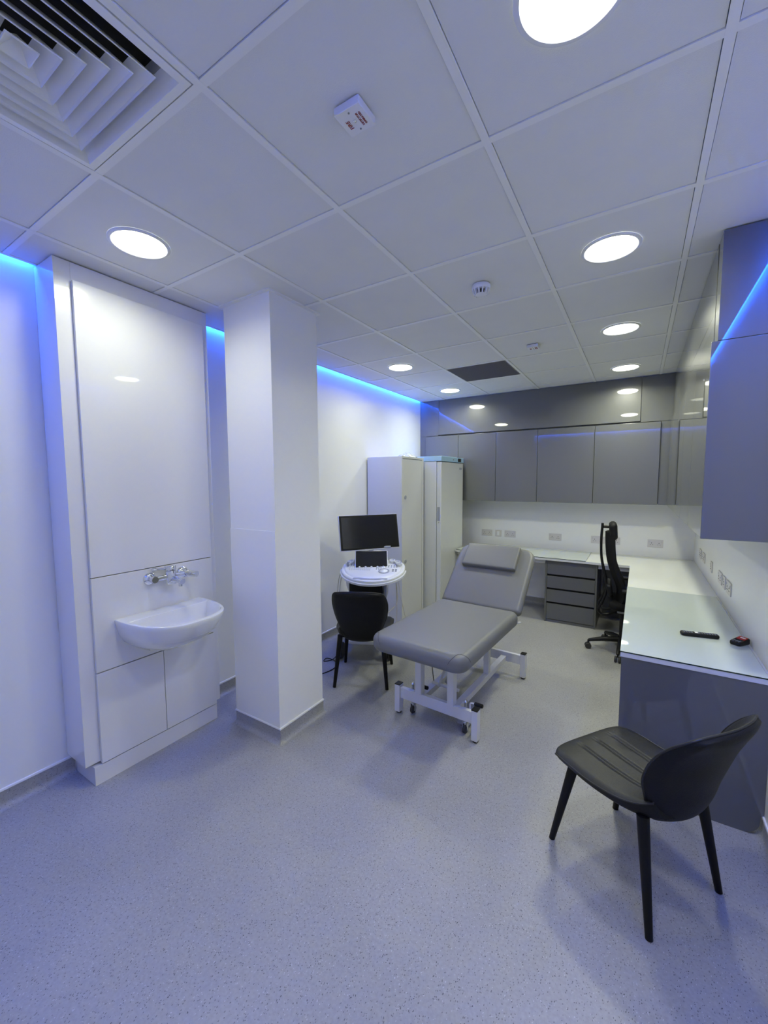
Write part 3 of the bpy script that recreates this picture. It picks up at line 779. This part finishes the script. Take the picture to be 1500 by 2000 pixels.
# crumpled polythene on the locker
t = thing('plastic_bag', 'crumpled clear plastic bag draped over the top edge of the locker', 'plastic bag', (-.62, 3.38, 1.8735))
b = B(); N = 22; vs = []
for i in range(N):
    row = []
    for j in range(N):
        u = -1+2*i/(N-1); v = -1+2*j/(N-1); rr = math.hypot(u, v)
        hgt = max(0, (1-rr*rr))*.045+.012*math.sin(7*u+3*v)*math.cos(9*v-2*u)+random.uniform(0, .008)
        x = u*.10; z = .0015+max(0, hgt)
        if x > .055: z = hgt*.5
        row.append(b.verts.new((x+random.uniform(-.004, .004), v*.15+random.uniform(-.004, .004), z)))
    vs.append(row)
for i in range(N-1):
    for j in range(N-1): b.faces.new((vs[i][j], vs[i+1][j], vs[i+1][j+1], vs[i][j+1]))
obj('film', b, M['poly'], t, 0)

# ---------------------------------------------------------------- ultrasound machine
UM = Vector((-.455, 2.328, 0)); 
t = thing('ultrasound_machine', 'white wheeled ultrasound scanner with a wide monitor and round console', 'ultrasound machine', UM, yaw_of(-.443, .897))
# local: x right, -y towards the operator
US = t
b = B()  # base skirt
loops(b, [[(x, y+.02, z) for x, y in rrect(hx, hy, .08, 6)] for hx, hy, z in ((.19, .23, .150), (.20, .24, .156), (.20, .24, .180), (.18, .22, .196))]); obj('base', b, M['plastic'], t, 50)
for sx in (-1, 1):
    for y in (-.16, .22):
        cxx = .195 if sx > 0 else -.238; b = B()
        for k in (-1, 1): lathe(b, [(.020, -.012), (.064, -.012), (.072, -.006), (.072, .006), (.064, .012), (.020, .012)], (cxx+k*.015, y, .072), 30, axis='X')
        cyl(b, (cxx-.016, y, .072), (cxx+.016, y, .072), .014, 12); box(b, cxx-.006, cxx+.006, y-.05, y+.05, .07, .152, .004)
        obj('castor', b, M['rubber'], t)
b = B()
loops(b, [[(x, y+yo, z) for x, y in rrect(hx, hy, .05, 6)] for hx, hy, yo, z in ((.165, .20, .05, .196), (.175, .20, .05, .26), (.150, .16, .07, .42), (.165, .17, .06, .56), (.190, .19, .04, .66), (.195, .19, .03, .74), (.16, .15, .03, .765))]); obj('tower', b, M['plastic'], t, 60)
b = B(); box(b, -.150, .150, -.180, -.10, .600, .745, .004); obj('front_bay', b, M['black'], t)
b = B(); box(b, -.110, .020, -.186, -.178, .690, .722, .002); obj('printer_slot', b, M['plastic_g'], t)
b = B(); box(b, .160, .185, -.165, .02, .565, .74, .004); obj('side_vent', b, M['plastic_g'], t)
for s in (-1, 1):
    b = B(); tube(b, smooth_pts([(s*.15, -.1, .58), (s*.175, -.08, .50), (s*.165, -.02, .40), (s*.19, -.04, .28), (s*.19, -.06, .20)], 6), .012, 10); obj('side_trim', b, M['plastic_g'], t)
# console: round-fronted keyboard deck, tilted slightly
def console(w, df, db, n=40):
    pts = []
    for k in range(n+1):
        a = math.pi+math.pi*k/n; pts.append((w*math.cos(a), df*math.sin(a)))
    for k in range(1, n):
        a = math.pi*k/n; c, s = math.cos(a), math.sin(a)
        pts.append((w*math.copysign(abs(c)**.6, c), db*abs(s)**.6))
    return pts
KX, KY, KZ = .058, -.100, .825
tilt = Matrix.Translation((KX, KY, KZ)) @ Matrix.Rotation(R(13), 4, 'X')
def put(bm): bmesh.ops.transform(bm, matrix=tilt, verts=bm.verts)
b = B(); loops(b, [[(x, y, z) for x, y in console(w, f_, g_)] for w, f_, g_, z in ((.20, .17, .13, -.075), (.265, .235, .165, -.055), (.285, .262, .18, -.030), (.290, .268, .185, -.014), (.285, .263, .18, -.004), (.270, .246, .17, .0), (.262, .238, .165, -.004))]); put(b); con = obj('console', b, M['plastic'], t, 50)
b = B(); loops(b, [[(x, y, z) for x, y in console(w, f_, g_)] for w, f_, g_, z in ((.262, .238, .165, -.006), (.258, .205, .16, .003), (.250, .190, .155, .005))]); put(b); obj('key_deck', b, M['plastic'], con, 50)
b = B()
for r_ in range(5):
    for c_ in range(12): cbox(b, (-.205+c_*.0165, .010-r_*.0165, .0065), (.012, .011, .005), .001)
put(b); obj('keyboard', b, M['plastic'], con)
b = B()
for r_, (n_, x0, dx) in enumerate(((8, .045, .024), (8, .040, .025), (3, .035, .020), (3, .035, .019))):
    for c_ in range(n_): cbox(b, (x0+c_*dx, .035-r_*.024, .0065), (.012, .008, .006), .002)
put(b); obj('function_keys', b, M['key'], con); b = B()
for r_ in range(3):
    for c_ in range(2): cbox(b, (.185+c_*.026, -.038-r_*.020, .0065), (.016, .007, .006), .002)
put(b); obj('function_keys', b, M['key'], con); b = B()
for c_ in range(5):
    for r_ in range(2): cbox(b, (-.225+c_*.022, .055-r_*.020, .0065), (.013, .007, .006), .002)
put(b); obj('function_keys', b, M['key'], con)
b = B(); lathe(b, [(.050, .004), (.050, .008), (.042, .010), (.036, .008)], (.105, -.075, 0), 36); put(b); obj('trackball_ring', b, M['plastic_g'], con)
b = B(); lathe(b, [(.034, .004), (.034, .009), (.022, .013), (.010, .017), (.001, .018)], (.105, -.075, 0), 30); put(b); obj('trackball', b, M['plastic'], con)
b = B(); loops(b, [[(x, y-.213, z) for x, y in rrect(hx, .014, .013, 6)] for hx, z in ((.150, -.014), (.150, .000), (.145, .001))]); put(b); obj('front_handle', b, M['plastic_g'], con)
b = B(); loops(b, [[(x*1.0, y*1.0, z) for x, y in console(w, f_, .01)[:41]] + [(x, y, z) for x, y in reversed(console(w-.02, f_-.02, .01)[:41])] for w, f_, z in ((.30, .285, -.040), (.30, .285, -.022))]); put(b); obj('handle_rim', b, M['plastic'], con, 50)
for x, y in ((.215, .085), (.235, .050), (.165, .115), (-.215, .085), (-.235, .050), (-.165, .115)):
    b = B(); lathe(b, [(.024, -.01), (.028, .028), (.024, .030), (.021, .026), (.019, -.005)], (x, y, 0), 24); put(b); obj('probe_holder', b, M['plastic'], con)
b = B(); cbox(b, (-.232, .012, .022), (.014, .012, .045), .003); put(b); obj('gel_pen', b, M['key'], con)
# touch panel
tm = Matrix.Translation((.035, -.045, .884)) @ Matrix.Rotation(R(8), 4, 'Z') @ Matrix.Rotation(R(54), 4, 'X')
b = B(); cbox(b, (0, 0, 0), (.300, .185, .022), .006); bmesh.ops.transform(b, matrix=tm, verts=b.verts); tp = obj('touch_panel', b, M['plastic'], t)
b = B(); cbox(b, (0, 0, .0115), (.286, .172, .003), .001); bmesh.ops.transform(b, matrix=tm, verts=b.verts); obj('touch_screen', b, M['screen'], tp)
for k in range(5):
    b = B(); lathe(b, [(.010, .010), (.010, .020), (.008, .023), (.001, .023)], (-.108+k*.054, -.078, 0), 18); bmesh.ops.transform(b, matrix=tm, verts=b.verts); obj('dial', b, M['plastic'], tp)
# monitor arm and monitor
b = B(); tube(b, smooth_pts([(0, .10, .76), (0, .14, .90), (.02, .12, .97), (.05, .09, .985)], 6), .022, 14); tube(b, [(-.12, .075, .980), (.20, .100, .985)], .011, 12); obj('monitor_arm', b, M['plastic_g'], t)
mm = Matrix.Translation((.008, .050, 1.130)) @ Matrix.Rotation(R(30), 4, 'Z') @ Matrix.Rotation(R(-11), 4, 'X') @ Matrix.Scale(1.06, 4, (1,0,0))
b = B(); cbox(b, (0, .012, 0), (.560, .030, .330), .006); bmesh.ops.transform(b, matrix=mm, verts=b.verts); mo = obj('monitor', b, M['plastic'], t)
b = B(); cbox(b, (0, -.004, .003), (.552, .005, .318), .002); bmesh.ops.transform(b, matrix=mm, verts=b.verts); obj('bezel', b, M['black'], mo)
b = B(); cbox(b, (0, -.0072, .003), (.520, .002, .288)); bmesh.ops.transform(b, matrix=mm, verts=b.verts); obj('screen', b, M['screen'], mo)
b = B(); cbox(b, (0, .04, -.05), (.16, .05, .14), .01); bmesh.ops.transform(b, matrix=mm, verts=b.verts); obj('monitor_mount', b, M['plastic_g'], mo)
# cables
for pts in ([(.25, .02, .80), (.262, -.02, .66), (.27, .0, .50), (.20, -.03, .40), (.10, -.10, .37)],
            [(.262, .03, .80), (.29, .02, .60), (.33, .05, .38), (.36, .10, .22), (.30, .2, .2)],
            [(.24, .0, .80), (.26, .03, .60), (.26, .06, .36), (.25, .05, .20)],
            [(-.25, .0, .80), (-.29, .02, .66), (-.295, .0, .50), (-.26, -.02, .36), (-.2, 0, .30)],
            [(-.235, -.02, .80), (-.262, -.04, .64), (-.275, -.04, .42), (-.25, -.02, .22)]):
    b = B(); tube(b, smooth_pts(pts, 8), .0042, 8); obj('probe_cable', b, M['cable'], t)
b = B(); cbox(b, (-.235, -.13, .20), (.050, .045, .085), .008); obj('power_adapter', b, M['plastic'], t)
b = B(); tube(b, smooth_pts([(-.235, -.13, .26), (-.262, -.13, .36), (-.27, -.10, .5)], 6), .004, 8); obj('adapter_lead', b, M['cable'], t)
b = B(); tube(b, smooth_pts([(-.25, -.12, .16), (-.262, -.16, .05), (-.30, -.22, .006), (-.37, -.26, .005), (-.36, -.20, .006), (-.28, -.24, .005), (-.24, -.34, .005), (-.28, -.44, .005), (-.37, -.52, .005), (-.50, -.55, .005)], 8), .004, 8); obj('power_cable', b, M['black'], t)

# ---------------------------------------------------------------- swivel chair
t = thing('swivel_chair', 'black high-back mesh swivel chair with headrest tucked in at the desk', 'office chair', (1.572, 3.562, 0), R(4))
c0 = Vector((1.572, 3.562, 0))
b = B(); lathe(b, [(.035, .085), (.045, .095), (.045, .125), (.030, .135), (.026, .14), (.026, .36)], n=24); obj('gas_lift', b, M['black'], t)
for k in range(5):
    a = R(194-4+72*k); ux, uy = math.cos(a), math.sin(a)
    b = B(); tube(b, [(.03*ux, .03*uy, .118), (.16*ux, .16*uy, .106), (.272*ux, .272*uy, .082), (.284*ux, .284*uy, .070)], [.028, .022, .015, .012], 12); cyl(b, (.284*ux, .284*uy, .048), (.284*ux, .284*uy, .078), .007, 10); lg = obj('base_arm', b, M['black'], t)
    b = B()
    for s in (-1, 1):
        px, py = .284*ux-uy*s*.016, .284*uy+ux*s*.016
        R_ = []
        for r_, h_ in ((.006, -.009), (.024, -.009), (.0275, -.005), (.0275, .005), (.024, .009), (.006, .009)):
            R_.append([(px+(-uy)*h_+ux*r_*math.cos(2*math.pi*q/20), py+ux*h_+uy*r_*math.cos(2*math.pi*q/20), .0275+r_*math.sin(2*math.pi*q/20)) for q in range(20)])
        loops(b, R_)
    obj('castor', b, M['rubber'], lg)
b = B(); cushion(b, .235, .235, .08, .07, .03, Matrix.Translation((.115, 0, .475))); obj('seat', b, M['mesh'], t, 60)
b = B(); box(b, -.05, .20, -.09, .09, .385, .437, .01); obj('mechanism', b, M['plastic_g'], t)
# mesh back: curved sheet; frame spine behind it
def sweep_sheet(tab, th=.014, n=13, wrap=.04):
    b = B(); rows = smooth_pts([Vector(r) for r in tab], 5); A, C = [], []
    for p in rows:
        A.append([b.verts.new((p.x+wrap*q*q, q*p.z, p.y)) for q in [-1+2*k/(n-1) for k in range(n)]])
        C.append([b.verts.new((p.x+wrap*q*q-th, q*p.z, p.y)) for q in [-1+2*k/(n-1) for k in range(n)]])
    for i in range(len(rows)-1):
        for k in range(n-1):
            b.faces.new((A[i][k], A[i][k+1], A[i+1][k+1], A[i+1][k])); b.faces.new((C[i][k], C[i+1][k], C[i+1][k+1], C[i][k+1]))
        for k in (0, n-1): b.faces.new((A[i][k], A[i+1][k], C[i+1][k], C[i][k]))
    for i in (0, -1):
        for k in range(n-1): b.faces.new((A[i][k], C[i][k], C[i][k+1], A[i][k+1]))
    return b
obj('mesh_back', sweep_sheet([(-.140, 1.13, .13), (-.135, 1.00, .17), (-.118, .86, .20), (-.082, .74, .215), (-.040, .64, .22), (-.030, .55, .215), (-.06, .47, .19)], .03, wrap=.05), M['mesh'], t, 60)
b = B()
for s in (-1, 1):
    tube(b, smooth_pts([(-.194, s*.012, 1.205), (-.200, s*.014, 1.05), (-.192, s*.03, .88), (-.160, s*.06, .72), (-.142, s*.08, .60), (-.175, s*.10, .48), (-.205, s*.10, .40), (-.16, s*.09, .365), (-.05, s*.07, .39)], 6), .0115, 10)
obj('spine', b, M['black'], t)
b = B(); tube(b, [(-.196, 0, 1.175), (-.13, 0, 1.175)], .015, 10); obj('headrest_bracket', b, M['black'], t)
b = B(); cushion(b, .078, .135, .035, .065, .03, Matrix.Translation((-.105, 0, 1.140)) @ Matrix.Rotation(R(90-4), 4, 'Y')); obj('headrest', b, M['leatherd'], t, 60)
b = B(); cushion(b, .06, .15, .03, .045, .02, Matrix.Translation((-.118, 0, .60)) @ Matrix.Rotation(R(80), 4, 'Y')); obj('lumbar_pad', b, M['black'], t, 60)
for s in (-1, 1):
    b = B(); tube(b, smooth_pts([(.10, s*.20, .43), (.09, s*.27, .45), (.06, s*.28, .56), (.05, s*.28, .63)], 5), .014, 10); box(b, -.03, .17, s*.28-.035, s*.28+.035, .63, .655, .01); obj('armrest', b, M['black'], t)
